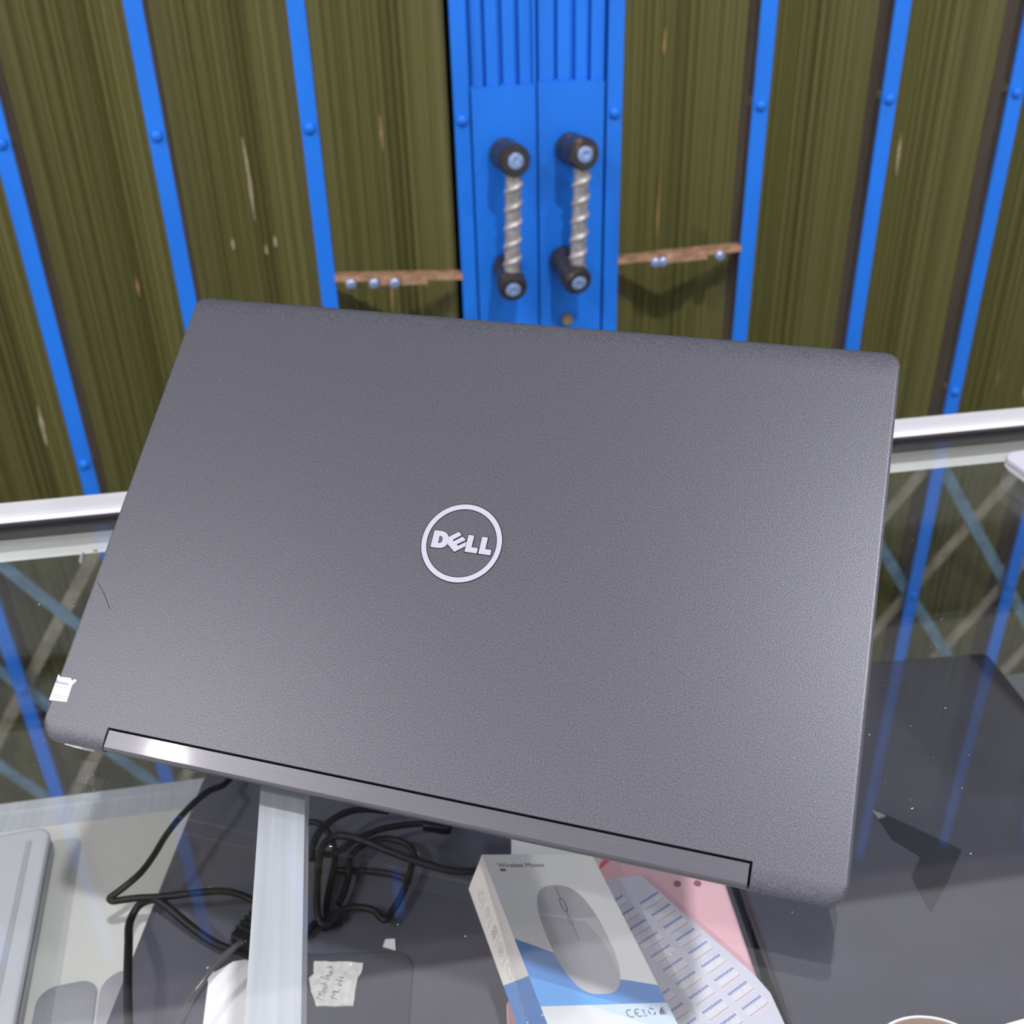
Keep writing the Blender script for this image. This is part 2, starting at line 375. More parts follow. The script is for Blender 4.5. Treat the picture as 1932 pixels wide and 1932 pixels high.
chip(g_right, 0.32, [(0.3225, 1.209, 0.069), (0.3222, 1.1825, 0.0688)], 0.0034, m_chipr)
chip(g_right, 0.32, [(0.3245, 1.07, 0.0707), (0.3236, 0.9928, 0.0697)], 0.0024, m_chipr)
chip(g_right, 0.32, [(0.5843, 1.0971, 0.0641), (0.5867, 1.0526, 0.0658)], 0.0028, m_chip)
chip(g_left, 0.05, [(-0.3545, 0.862, 0.0652), (-0.3568, 0.8144, 0.0664)], 0.0042, m_chip)
chip(g_left, 0.05, [(-0.2266, 0.9946, 0.0699), (-0.2268, 0.972, 0.07)], 0.0030, m_chipr)
# door stiles in the middle
def stile(root, s0, outer, back, ribs, plate, plate_top):
    X = lambda q: q - s0
    o = MB().stack([(X(outer[0]), -0.003), (X(outer[1]), -0.003), (X(outer[1]), 0.0), (X(outer[0]), 0.0)], [(0, 0.02), (0, ZT)]).obj('edge_strip', m_blue, root)
    for z in RIVZ: rivet(o, X(sum(outer) / 2), z)
    MB().box(X(back[0]), X(back[1]), 0.0095, 0.012, 0.02, ZT).obj('backing_sheet', m_blue, root)
    for a, b in ribs:
        q = MB(); a, b = X(a), X(b); e = 0.0012
        q.stack([(a, 0.0095), (a + e, 0.003), (a + 2 * e, 0.0025), (b - 2 * e, 0.0025), (b - e, 0.003), (b, 0.0095)], [(0, 0.02), (0, ZT)])
        q.obj('pressed_rib', m_blue, root)
    a, b = X(plate[0]), X(plate[1])
    q = MB(); zt = plate_top
    vs = [(x, y, z) for y in (-0.0022, 0.0024) for x, z in ((a, 0.78), (b, 0.78), (b, zt[1]), (a + (b - a) * 0.6, zt[1] * 0.55 + zt[0] * 0.45 + 0.0006), (a, zt[0]))]
    n = 5
    q.add(vs, [tuple(range(n)), tuple(reversed(range(n, 2 * n)))] + [(i + 1 if i + 1 < n else 0, i, n + i, n + (i + 1) % n) for i in range(n)])
    q.obj('handle_plate', m_blue, root)
    w = MB(); random.seed(3)
    for k in range(9):                                              # weld beads along the plate's top edge
        t = (k + 0.5) / 9; x = a + (b - a) * t + random.uniform(-.002, .002); z = zt[0] + (zt[1] - zt[0]) * t
        w.lathe((x, 0.002, z), (0, -1, 0), [(0.0022, 0.0), (0.0019, 0.003), (0.0008, 0.0047)], 8)
    w.obj('weld_bead', m_blue, root, True, 80)
stile(g_left, 0.05, (0.1045, 0.1188), (0.105, 0.1822), [(0.1218, 0.1342), (0.1354, 0.1490), (0.1514, 0.1648), (0.1667, 0.1806)], (0.1210, 0.1806), (1.1700, 1.1712))
stile(g_right, 0.32, (0.2504, 0.2650), (0.1832, 0.2645), [(0.1842, 0.2010), (0.2026, 0.2170), (0.2196, 0.2327), (0.2343, 0.2494)], (0.1842, 0.2477), (1.1728, 1.1716))
MB().box(0.1822 - 0.05 - 0.0025, 0.1826 - 0.05, -0.001, 0.012, 0.02, ZT).obj('meeting_edge', m_blue, g_left)
# pull handles
def handle(root, s0, top_base, top_cap, low_base, low_cap):
    P = lambda q, y: Vector((q[0] - s0, y, q[1]))
    c0, c1 = P(top_cap, -0.036), P(low_cap, -0.036)
    ax = (c1 - c0); ln = ax.length; t = ax.normalized(); a = Vector((0, 1, 0)); a = (a - t * a.dot(t)).normalized(); b = t.cross(a)
    vs = []; fs = []; n = 48; K = 190
    for k in range(K + 1):
        q0 = 2 * math.pi * 7.0 * k / K
        for i in range(n):
            q = 2 * math.pi * i / n; r = 0.0071 + 0.0017 * max(0, math.cos(q - q0)) ** 3 + 0.0004 * abs(math.cos(2 * q))
            vs.append(c0 + t * ln * k / K + a * r * math.cos(q) + b * r * math.sin(q))
    for k in range(K):
        for i in range(n):
            j = (i + 1) % n; fs.append((k * n + i, k * n + j, (k + 1) * n + j, (k + 1) * n + i))
    h = MB().add(vs, fs); h.m = []
    for k in range(K):
        for i in range(n):
            q = 2 * math.pi * (i + 0.5) / n; h.m.append(0 if math.cos(q - 2 * math.pi * 7.0 * (k + .5) / K) > 0.62 else 1)
    h = h.obj('handle_rod', [m_rod, m_rodd], root, True, 60)
    for bq, cq, rad in ((top_base, top_cap, 0.0149), (low_base, low_cap, 0.0144)):
        B, Cc = P(bq, -0.002), P(cq, -0.0475); d = (Cc - B); L = d.length
        kn = MB().lathe(B, d, [(rad * 0.95, 0), (rad, 0.003), (rad, 0.012), (rad * .93, 0.016), (rad * .93, L * 0.55), (rad, L * 0.62), (rad, L * 0.93), (rad * 0.86, L)], 28).obj('handle_knob', m_knob, h, True)
        MB().lathe(B + d * 0.985, d, [(0.0074, 0), (0.0074, 0.0018), (0.0060, 0.0026), (0.0035, 0.0028), (0.003, 0.0018)], 20).obj('knob_cap', m_capblue, h, True)
handle(g_left, 0.05, (0.1500, 1.1111), (0.1552, 1.1124), (0.1494, 1.0020), (0.1502, 0.9908))
handle(g_right, 0.32, (0.2137, 1.1128), (0.2203, 1.1150), (0.2068, 1.0060), (0.2156, 0.9930))
MB().lathe((0.2117 - 0.32, -0.002, 0.9416), (0, -1, 0), [(0.0062, 0), (0.0062, 0.005), (0.0052, 0.0075), (0.002, 0.0082)], 20).obj('lock_cylinder', m_brass, g_right, True)
# rusty stays beside the stiles
def stay(root, s0, a, b, bolts):
    A, B = Vector((a[0] - s0, 0.003, a[1])), Vector((b[0] - s0, 0.003, b[1]))
    st = MB().bar(A, B, 0.015, 0.0055, (0, 0, 1)).obj('stay_bar', m_rust, root)
    MB().bar(A.lerp(B, .35) + Vector((0, -0.006, -0.003)), A.lerp(B, .72) + Vector((0, -0.006, -0.003)), 0.006, 0.007).obj('stay_link', m_rust, st)
    for k in bolts:
        MB().lathe(A.lerp(B, k) + Vector((0, -0.008, -0.0045)), (0, -1, 0), [(0.005, 0), (0.005, 0.003), (0.003, 0.0045)], 10).obj('bolt', m_bolt, st, True, 30)
stay(g_left, 0.05, (-0.0222, 0.9998), (0.1050, 0.9935), (0.12, 0.30, 0.46))
stay(g_right, 0.32, (0.2645, 0.9985), (0.3950, 1.0035), (0.30, 0.36, 0.82))
# scissor lattice in the lower half (seen through the glass case)
def lattice(root, s0, SS):
    for a, b in zip(SS[:-1], SS[1:]):
        for z0, z1 in ((0.330, 0.530), (0.530, 0.730)):
            MB().bar((a - s0, 0.0055, z1), (b - s0, 0.0055, z0), 0.014, 0.003, (0, 1, 0)).obj('lattice_bar', m_latb, root)
            MB().bar((a - s0, 0.0088, z0), (b - s0, 0.0088, z1), 0.014, 0.003, (0, 1, 0)).obj('lattice_bar', m_latt, root)
lattice(g_left, 0.05, STRIP_L[1:]); lattice(g_right, 0.32, STRIP_R[:-1])
structure(MB().box(-1.05, 1.36, 0.99, 1.10, 1.957, 2.012).obj('trim_1', m_post))

# ------------------------------------------------------------------ the glass display case
case = thing('display_case', 'aluminium framed glass display counter in front of the gate', 'display case', (0, 0.35, 0))
cy = -0.35
X0, X1 = -0.70, 1.02
def cbox(name, m, x0, x1, y0, y1, z0, z1, label=None):
    o = MB().box(x0, x1, y0 + cy, y1 + cy, z0, z1).obj(name, m, case)
    if label: o['label'] = label
    return o
rail = MB()
rp = [(0.583, 0.975), (0.6075, 0.975), (0.6075, 1.0005), (0.606, 1.003), (0.6035, 1.0042), (0.588, 1.0042), (0.5845, 1.0035), (0.583, 1.0015)]
vs = [(x, y + cy, z) for x in (X0, X1) for y, z in rp]; n = len(rp)
rail.add(vs, [tuple(reversed(range(n))), tuple(range(n, 2 * n))] + [(i, (i + 1) % n, n + (i + 1) % n, n + i) for i in range(n)])
rail.obj('back_rail', m_alu, case)
gk = MB().box(X0, X1, 0.5735 + cy, 0.583 + cy, 0.9946, 1.0012); gk.box(X0, X1, 0.5765 + cy, 0.5785 + cy, 1.0012, 1.0022)
gk.obj('gasket', m_gasket, case)
cbox('inner_strip', m_alui, X0 + 0.0305, X1 - 0.0305, 0.5815, 0.5829, 0.9752, 0.9944)
cbox('front_rail', m_alu, X0, X1, 0.10, 0.135, 0.955, 1.004)
cbox('side_rail', m_alu, X0, X0 + 0.03, 0.135, 0.583, 0.955, 1.004)
cbox('side_rail', m_alu, X1 - 0.03, X1, 0.135, 0.583, 0.955, 1.004)
cbox('glass_top', m_glass, X0 + 0.0302, X1 - 0.0302, 0.1352, 0.5733, 0.9952, 1.0, 'clear glass counter top')
cbox('support_bar', m_alu2, -0.0622, -0.0434, 0.136, 0.548, 0.981, 0.9948)
cbox('back_glass', m_glassd, X0 + 0.0305, X1 - 0.0305, 0.586, 0.591, 0.085, 0.9745)
cbox('back_sill', m_alu, X0 + 0.031, X1 - 0.031, 0.580, 0.605, 0.06, 0.084)
for x in (X0, X1 - 0.03):
    for y in (0.10, 0.5775): cbox('corner_post', m_alu, x, x + 0.03, y, y + 0.03, 0.0, 0.955 if y < 0.3 else 0.975)
cbox('side_glass', m_glass, X0 + 0.012, X0 + 0.017, 0.131, 0.5770, 0.09, 0.953)
cbox('side_glass', m_glass, X1 - 0.017, X1 - 0.012, 0.131, 0.5770, 0.09, 0.953)
cbox('front_glass', m_glass, X0 + 0.031, X1 - 0.031, 0.112, 0.117, 0.09, 0.953)
cbox('bottom_board', m_dark, X0 + 0.031, X1 - 0.031, 0.119, 0.573, 0.06, 0.08)
cbox('shelf_board', m_board, X0 + 0.032, X1 - 0.032, 0.16, 0.516, 0.804, 0.816)
se = MB().box(X0 + 0.032, X1 - 0.032, 0.516 + cy, 0.541 + cy, 0.802, 0.8163); se.box(X0 + 0.032, X1 - 0.032, 0.533 + cy, 0.5405 + cy, 0.8163, 0.8173)
se.obj('shelf_edge', m_alu2, case)
MB().bar((-0.1850, 0.5822 + cy, 0.9765), (-0.1872, 0.5800 + cy, 0.9700), 0.0025, 0.0008).obj('clip', m_logo, case)
MB().lathe((-0.1770, 0.5830 + cy, 0.9775), (0, -1, 0.4), [(0.0022, 0), (0.0022, 0.001), (0.0012, 0.0014)], 12).obj('screw', m_logo, case, True)

# ------------------------------------------------------------------ the big laptop, closed and propped up on its hinge edge
ex = Vector((0.9009, -0.4340, 0.0)); ey = Vector((0.3402, 0.7061, 0.6208)); ez = ex.cross(ey)
ML = Matrix((ex, ey, ez)).transposed().to_4x4(); ML.translation = (-0.1542, 0.3637, 1.0157)
lap = thing('laptop', 'large closed charcoal laptop propped on its hinge edge on the glass', 'laptop', mat=ML)
W, H = 0.331, 0.2209
outl = rrect(0, W, 0, H, (0.0095, 0.0085, 0.0065, 0.0055), 8)
k = [i for i, q in enumerate(outl) if q[1] == 0.0 or abs(q[1]) < 1e-9]
# cut the hinge notch into the lower edge (between the two lower corner arcs: vertices 8 and 9)
notch = [(0.0322, 0.0), (0.0322, 0.0094), (0.2976, 0.0094), (0.2976, 0.0)]
lid_poly = outl[:9] + notch + outl[9:]
def lid_ring(dl, dr, db, dt):
    P = rrect(dl, W - dr, db, H - dt, tuple(max(0.0012, r - d) for r, d in ((0.0095, max(dl, db)), (0.0085, max(dr, db)), (0.0065, max(dr, dt)), (0.0055, max(dl, dt)))), 8)
    e = min(dl, 0.0004)
    return P[:9] + [(0.0322 - e, db), (0.0322 - e, 0.0094 + e), (0.2976 + e, 0.0094 + e), (0.2976 + e, db)] + P[9:]
RG = [((.0006,) * 4, -0.0050), ((0, 0, 0, 0), -0.0044), ((0, 0, 0, 0), -0.0019), ((.0002, .0002, .0005, .0006), -0.00115), ((.0004, .0004, .0016, .0020), -0.00062),
      ((.0007, .0007, .0034, .0045), -0.00026), ((.0010, .0010, .0055, .0080), -0.00007), ((.0014, .0014, .0078, .0115), 0.0), ((.0018, .0018, .0082, .0120), 0.0)]
n = len(lid_poly); vs = []; fs = []
for d, z in RG: vs += [(x, y, z) for x, y in lid_ring(*d)]
for k in range(len(RG) - 1): fs += [(k * n + i, k * n + (i + 1) % n, (k + 1) * n + (i + 1) % n, (k + 1) * n + i) for i in range(n)]
fs += [tuple(reversed(range(n))), tuple(range((len(RG) - 1) * n, len(RG) * n))]
MB().add(vs, fs).obj('lid', m_lid, lap, True, 50)
MB().stack(rrect(0.0005, W - 0.0005, 0.0006, H - 0.001, (0.010, 0.009, 0.007, 0.006), 8), [(0.0035, -0.0186), (0.0012, -0.0184), (0.0003, -0.0176), (0.0, -0.0160), (0.0, -0.0062), (0.0004, -0.0056)]).obj('base', m_base, lap, True, 50)
MB().stack(rrect(0.0020, W - 0.002, 0.002, H - 0.003, 0.007), [(0, -0.0056), (0, -0.0050)]).obj('lid_gasket', m_groove, lap)
hs = MB(); hp = [(0.0007, -0.0052), (0.0004, -0.0012), (0.0009, -0.0005), (0.0018, -0.0002), (0.0088, -0.0002), (0.0088, -0.0052)]
vs = [(x, y, z) for x in (0.0328, 0.2970) for y, z in hp]; n = len(hp)
hs.add(vs, [tuple(range(n)), tuple(reversed(range(n, 2 * n)))] + [((i + 1) % n, i, n + i, n + (i + 1) % n) for i in range(n)])
hs.obj('hinge_cover', m_hinge, lap)
lg = (0.16445, 0.11200)
ring = MB().ring(lg, 0.01494, 0.01780, -0.0001, 0.00006, 96, 1).ring(lg, 0.01524, 0.01745, -0.0001, 0.00022, 96, 0).obj('logo_ring', [m_logo, m_groove], lap)
LET = {
 'letter_d': [(151.5, 116.0), (155.5, 116.05), (157.2, 115.4), (158.35, 114.05), (158.8, 112.2), (158.5, 110.45), (157.7, 109.3), (156.5, 108.6), (154.9, 108.35), (151.5, 108.35)],
 'letter_e': [(158.55, 114.0), (162.33, 116.78), (163.75, 115.4), (160.45, 112.85), (160.95, 112.22), (164.3, 114.8), (165.95, 113.75), (165.7, 113.25), (162.6, 111.06), (163.2, 110.45), (166.5, 112.75), (166.5, 110.74), (162.37, 107.64), (158.75, 110.5)],
 'letter_l': [(166.7, 115.95), (169.25, 115.95), (169.25, 110.75), (172.1, 110.75), (172.1, 108.35), (166.7, 108.35)],
 'letter_l_': [(172.75, 115.95), (175.3, 115.95), (175.3, 110.75), (178.0, 110.75), (178.0, 108.35), (172.75, 108.35)]}
for nm, pl in LET.items():
    pl = [(x / 1000, y / 1000) for x, y in reversed(pl)]
    q = MB()
    if nm == 'letter_d':                                            # outline joined to its counter as a closed band
        inn = [(154.3, 113.9), (155.3, 113.7), (155.9, 112.9), (156.0, 112.2), (155.95, 111.5), (155.7, 111.0), (155.2, 110.65), (154.3, 110.5)]
        def res(P, n):
            P = [Vector(p) for p in P]; c = Vector((154.8, 112.2)); out = []
            for i in range(n):
                a = 2 * math.pi * i / n; d = Vector((math.cos(a), math.sin(a))); best = None
                for j in range(len(P)):
                    p, r = P[j], P[(j + 1) % len(P)] - P[j]; den = d.x * r.y - d.y * r.x
                    if abs(den) < 1e-9: continue
                    tt = ((p.x - c.x) * r.y - (p.y - c.y) * r.x) / den; uu = ((p.x - c.x) * d.y - (p.y - c.y) * d.x) / den
                    if tt > 0 and -1e-6 <= uu <= 1 + 1e-6 and (best is None or tt < best): best = tt
                out.append((c + d * best) / 1000)
            return out
        n = 72; O, I = res(LET[nm], n), res(inn, n)
        vs = [(p.x, p.y, z) for z in (-0.0001, 0.00025) for p in O] + [(p.x, p.y, z) for z in (-0.0001, 0.00025) for p in I]; fs = []
        for i in range(n):
            j = (i + 1) % n
            fs += [(i, j, n + j, n + i), (n + i, n + j, 3 * n + j, 3 * n + i), (2 * n + j, 2 * n + i, 3 * n + i, 3 * n + j)]
        q.add(vs, fs, 0)
        q.stack(inset(pl, -0.00032), [(0, -0.0001), (0, 0.00005)], 1)
        q.stack([(x / 1000, y / 1000) for x, y in reversed(inn)], [(0.00012, 0.0), (0.00012, 0.00008)], 2)
    else:
        q.stack(pl, [(0, -0.0001), (0, 0.00025)], 0); q.stack(inset(pl, -0.00032), [(0, -0.0001), (0, 0.00005)], 1)
    q.obj('letter', [m_logo, m_groove, m_lid], ring)
stk = MB().stack([(x / 1000, y / 1000) for x, y in reversed([(-0.1, 27.2), (0.55, 27.1), (0.7, 26.4), (6.56, 26.71), (7.42, 25.64), (8.4, 26.65), (9.72, 26.15), (8.31, 23.85), (8.56, 16.54), (-0.1, 15.89)])], [(0, -0.0002), (0, 0.00012)])
stk = stk.obj('warranty_sticker', m_stick, lap); stk['label'] = 'white torn sticker at the lower left edge of the lid'
q = MB()
q.bar((0.0002, 0.02216, 0.00014), (0.0073, 0.0224, 0.00014), 0.00026, 0.0001, mi=2); q.bar((0.0000, 0.0184, 0.00014), (0.0078, 0.0186, 0.00014), 0.00026, 0.0001, mi=2)
for i in range(11): q.bar((0.0004 + i * 0.00056, 0.0234, 0.00014), (0.0008 + i * 0.00056, 0.0242 + (i % 3) * 0.0002, 0.00014), 0.00028, 0.0001, mi=0)
q.stack([(0.0, 0.0234), (0.0007, 0.0240), (0.0006, 0.0249), (0.0, 0.0252)], [(0, 0.0001), (0, 0.00016)], 0)
for i in range(12): q.bar((0.0006 + i * 0.0006, 0.0172, 0.00014), (0.0009 + i * 0.0006, 0.0177 + (i % 2) * 0.0002, 0.00014), 0.0002, 0.0001, mi=1)
q.obj('sticker_print', [m_inkb, m_inkr, m_inkl], stk)
MB().stack([(0.0105, -0.0004), (0.0190, -0.0004), (0.0190, 0.0005), (0.0105, 0.0005)], [(0, -0.0155), (0, -0.0058)]).obj('edge_label', m_white, lap)
q = MB(); q.bar((0.0027, 0.0699, 0.00002), (0.0078, 0.0655, 0.00002), 0.00018, 0.0001); q.bar((0.0078, 0.0655, 0.00002), (0.0133, 0.0591, 0.00002), 0.00022, 0.0001)
q.obj('scratch', m_groove, lap)
for x in (0.03, 0.30):
    for y in (0.012, 0.205): MB().stack(rrect(x - 0.02, x + 0.02, y - 0.003, y + 0.003, 0.003), [(0, -0.0195), (0, -0.0182)]).obj('rubber_foot', m_foot, lap)
# small folding stand behind it that holds it up
sd = thing('laptop_stand', 'small black stand hidden behind the propped charcoal laptop', 'stand', (0.045, 0.47, 1.0), (0, 0, math.atan2(-0.434, 0.9009)))
def under(u, v): return ML @ Vector((u, v, -0.0205))
Ri = sd.matrix_basis.to_3x3().inverted(); ti = Vector(sd.location)
loc = lambda p: sd.matrix_basis.inverted() @ Vector(p)
for u in (0.14, 0.21):
    a = under(u, 0.15); MB().bar(loc((a.x, a.y, 1.001)), loc((a.x, a.y, a.z - 0.004)), 0.006, 0.006, (1, 0, 0)).obj('strut', m_foot, sd)
a, b = under(0.13, 0.15), under(0.22, 0.15)
MB().bar(loc((a.x, a.y, 1.002)), loc((b.x, b.y, 1.002)), 0.03, 0.003).obj('foot_plate', m_foot, sd)
MB().bar(loc((a.x, a.y, a.z - 0.004)), loc((b.x, b.y, b.z - 0.004)), 0.006, 0.006).obj('cross_bar', m_foot, sd)

# ------------------------------------------------------------------ other laptops
def closed_laptop(label, loc, yaw, w, d, t, rad, m_top, m_bot, strip_uv=None, gap=m_groove, g=0.0007):
    """origin at the back left corner of the underside"""
    o = thing('laptop', label, 'laptop', loc, (0, 0, math.radians(yaw)))
    P = rrect(0, w, -d, 0, rad, 6); zl = t - 0.0052
    MB().stack(P, [(0.0045, 0.0), (0.002, 0.0007), (0.0006, 0.003), (0.0, 0.0055), (0, zl - 0.0005 - g), (0.0004, zl - g)]).obj('base', m_bot, o, True, 50)
    MB().stack(P, [(0.0012, zl - g), (0.0012, zl)]).obj('lid_gap', gap, o)
    MB().stack(P, [(0.0005, zl), (0.0, zl + 0.0006), (0.0, t - 0.0012), (0.0004, t - 0.0004), (0.0013, t - 0.0001), (0.0025, t), (0.003, t)]).obj('lid', m_top, o, True, 50)
    return o, P
l1, _ = closed_laptop('dark grey closed laptop on the shelf under the metal support bar', (-0.1293, 0.5278, 0.8178), -10.92, 0.333, 0.232, 0.0164, 0.008, m_slab, m_base)
l3, _ = closed_laptop('dark laptop underneath another at the right of the shelf', (0.2150, 0.5400, 0.8178), -3.5, 0.205, 0.320, 0.0164, 0.006, m_slab2, m_base)
l2, _ = closed_laptop('upper dark laptop of the stack at the right of the shelf', (0.1860, 0.5437, 0.8346), -3.5, 0.2280, 0.330, 0.0164, 0.006, m_slab2, m_slab)
l4, _ = closed_laptop('silver closed laptop at the left end of the shelf', (-0.5195, 0.4750, 0.8164), 4.4, 0.3010, 0.215, 0.0176, 0.0085, m_silver, m_silverb, gap=m_groove, g=0.0034)
MB().stack(rrect(0.2882, 0.2914, -0.20, -0.0098, 0.0004, 2), [(0, 0.0174), (0, 0.01785)]).obj('hinge_cover', m_hingeshade, l4)
l5, _ = closed_laptop('pale silver laptop lying on the glass at the right edge', (0.3890, 0.5330, 1.0005), 4.0, 0.30, 0.21, 0.0100, 0.010, mat('lavender_silver', (0.66, 0.65, 0.74), 0.4, 0.2), m_pale, gap=m_silverd)

def painted_shadow(label, poly, z0, z1):
    return tag(MB().stack(poly, [(0, z0), (0, z1 - 0.0003), (0.0004, z1)]).obj('shadow_slab', m_hingeshade, None, True, 50), label, 'painted_shadow')  # thin slab whose grey stands in for a shadow on the shelf
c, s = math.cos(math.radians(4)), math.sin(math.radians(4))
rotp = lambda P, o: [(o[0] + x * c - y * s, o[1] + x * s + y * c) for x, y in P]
painted_shadow('thin grey slab painted as a rounded shadow beside the silver laptop', rotp(rrect(-0.031, 0, -0.10, 0, 0.010), (-0.1772, 0.3962)), 0.8161, 0.8173)
painted_shadow('thin grey slab painted as a shadow partly under the dark grey laptop', rotp(rrect(0, 0.05, -0.10, 0, 0.012), (-0.1757, 0.3975)), 0.8161, 0.8173)

# ------------------------------------------------------------------ cables and plugs on the shelf
def cable(name, label, pts, r, m=m_cable, amp=0.0):
    return tag(MB().tube(pts, r, 10, 5).obj(name, m, None, True, 80), label, 'cable')
za = [0.842, 0.852, 0.856, 0.857, 0.857, 0.857, 0.856, 0.855, 0.854, 0.853, 0.852, 0.851, 0.850, 0.849, 0.848, 0.848, 0.849, 0.850, 0.850, 0.849, 0.847, 0.845]
pa = [(-0.1136, 0.5025), (-0.1193, 0.4885), (-0.1255, 0.4773), (-0.1308, 0.4685), (-0.136, 0.4599), (-0.1409, 0.4494), (-0.1454, 0.4383), (-0.1507, 0.4287), (-0.157, 0.4223), (-0.1621, 0.4186), (-0.1654, 0.4169), (-0.1667, 0.4163), (-0.165, 0.4152), (-0.1612, 0.416), (-0.1526, 0.4167), (-0.1417, 0.4154), (-0.1308, 0.4139), (-0.1199, 0.4128), (-0.109, 0.4118), (-0.1016, 0.4105), (-0.0942, 0.4078), (-0.0845, 0.4015)]
cable('power_cable', 'black cable bent to a sharp point left of the metal bar', [(-0.0985, 0.5340, 0.8395), (-0.1060, 0.5180, 0.843)] + [(x, y, 0.856 + (z - 0.853)) for (x, y), z in zip(pa, za)], 0.0019)
pb = [(-0.1461, 0.3365), (-0.1493, 0.3584), (-0.1516, 0.3744), (-0.1545, 0.3914), (-0.1571, 0.4047), (-0.1567, 0.4127), (-0.1531, 0.417), (-0.1465, 0.4163), (-0.1411, 0.4135), (-0.134, 0.4077), (-0.1229, 0.3978), (-0.1114, 0.3879), (-0.1003, 0.3792), (-0.0894, 0.3706)]
cable('power_cable', 'black cable looping down to the front edge left of the metal bar', [(x, y, 0.846 + 0.004 * math.sin(i)) for i, (x, y) in enumerate(pb)], 0.0022)
cable('grey_lead', 'shiny grey lead running diagonally over the white paper', [(-0.0941, 0.3766, 0.852), (-0.0974, 0.3735, 0.853), (-0.1055, 0.3648, 0.854), (-0.1116, 0.3572, 0.853), (-0.1173, 0.3491, 0.851), (-0.1244, 0.3321, 0.848)], 0.0017, m_rodg)
coil = [
 ('black cable arching up under the hinge right of the metal bar', [(-0.0589, 0.4271, 0.850), (-0.0577, 0.435, 0.852), (-0.0546, 0.4436, 0.853), (-0.0501, 0.4495, 0.853), (-0.0417, 0.4567, 0.852), (-0.0319, 0.4602, 0.851), (-0.022, 0.4606, 0.849), (-0.0135, 0.4604, 0.846)], 0.0021),
 ('black cable dropping straight down just right of the metal bar', [(-0.0621, 0.4641, 0.842), (-0.0601, 0.4633, 0.843), (-0.0555, 0.4603, 0.844), (-0.0504, 0.4528, 0.845), (-0.0472, 0.4446, 0.843), (-0.046, 0.4369, 0.8405), (-0.048, 0.4259, 0.839), (-0.05, 0.416, 0.838), (-0.0515, 0.4063, 0.838), (-0.0519, 0.399, 0.838), (-0.0501, 0.395, 0.838)], 0.0019),
 ('black cable curving from the coil to a plug under the hinge', [(-0.0532, 0.4345, 0.846), (-0.0469, 0.4334, 0.846), (-0.0406, 0.4356, 0.847), (-0.0348, 0.4387, 0.848), (-0.0283, 0.4417, 0.848), (-0.0192, 0.4451, 0.848), (-0.0101, 0.4469, 0.847), (-0.0002, 0.4477, 0.846), (0.0095, 0.4468, 0.846)], 0.0019),
 ('black cable crossing the coil and ending behind the mouse box', [(-0.0546, 0.4175, 0.850), (-0.0543, 0.4229, 0.851), (-0.0525, 0.4322, 0.853), (-0.0468, 0.4382, 0.854), (-0.0387, 0.4371, 0.855), (-0.0294, 0.4322, 0.855), (-0.0202, 0.4264, 0.854), (-0.0112, 0.4207, 0.853), (-0.0022, 0.4155, 0.852), (0.0067, 0.4111, 0.851), (0.0156, 0.4072, 0.850), (0.0246, 0.4048, 0.849), (0.0344, 0.4045, 0.848)], 0.0021),
 ('thick black loop of the coil between the metal bar and mouse box', [(-0.0448, 0.4022, 0.840), (-0.0416, 0.41, 0.8405), (-0.0389, 0.4203, 0.841), (-0.0381, 0.4298, 0.842), (-0.0341, 0.4364, 0.843), (-0.0269, 0.441, 0.843), (-0.0172, 0.4422, 0.843), (-0.0078, 0.4383, 0.843), (-0.0024, 0.4324, 0.843), (-0.0007, 0.4255, 0.843), (-0.0028, 0.4186, 0.843), (-0.0059, 0.4097, 0.842), (-0.0103, 0.4005, 0.841), (-0.0156, 0.3918, 0.841), (-0.0195, 0.3867, 0.841), (-0.0224, 0.3894, 0.8405), (-0.0257, 0.3944, 0.840), (-0.0316, 0.3984, 0.839), (-0.0388, 0.3997, 0.839), (-0.0448, 0.3985, 0.839), (-0.0496, 0.3957, 0.839)], 0.0020),
 ('short black cable lying across the middle of the coil', [(-0.0473, 0.4305, 0.8365), (-0.0404, 0.4281, 0.8365), (-0.031, 0.4264, 0.8365), (-0.0217, 0.4239, 0.8365), (-0.0124, 0.4198, 0.8365), (-0.0064, 0.4156, 0.8365)], 0.0019),
 ('black cable hugging the right edge of the metal bar', [(-0.0549, 0.4323, 0.847), (-0.0555, 0.4205, 0.846), (-0.0561, 0.409, 0.845), (-0.0561, 0.3978, 0.843), (-0.0543, 0.3909, 0.841), (-0.0496, 0.3901, 0.839)], 0.0021),
 ('short black cable end coming out from below the metal bar', [(-0.0660, 0.3850, 0.838), (-0.0621, 0.3887, 0.838), (-0.0598, 0.3918, 0.838), (-0.0575, 0.3936, 0.838), (-0.0539, 0.3958, 0.838)], 0.0021)]
for lb, pts, r in coil: tag(MB().tube(pts, r, 10, 5).obj('coiled_cable', m_cable, None, True, 80), lb, 'cable', 'black cables coiled on the dark laptop')
def plug(label, a, b, w, h, ribs=0):
    a, b = Vector(a), Vector(b); L = (b - a).length; yaw = math.atan2(b.y - a.y, b.x - a.x)
    t = thing('cable_plug', label, 'plug', a, (0, 0, yaw))
    MB().stack(rrect(0, L, -w / 2, w / 2, 0.002, 3), [(0.0008, 0), (0, 0.0008), (0, h - 0.0008), (0.0008, h)]).obj('plug_body', m_cable, t, True)
    for i in range(ribs): MB().box(L * (0.2 + 0.12 * i), L * (0.25 + 0.12 * i), -w / 2 - 0.0003, w / 2 + 0.0003, 0.0008, h + 0.0004).obj('grip_rib', m_foot, t)
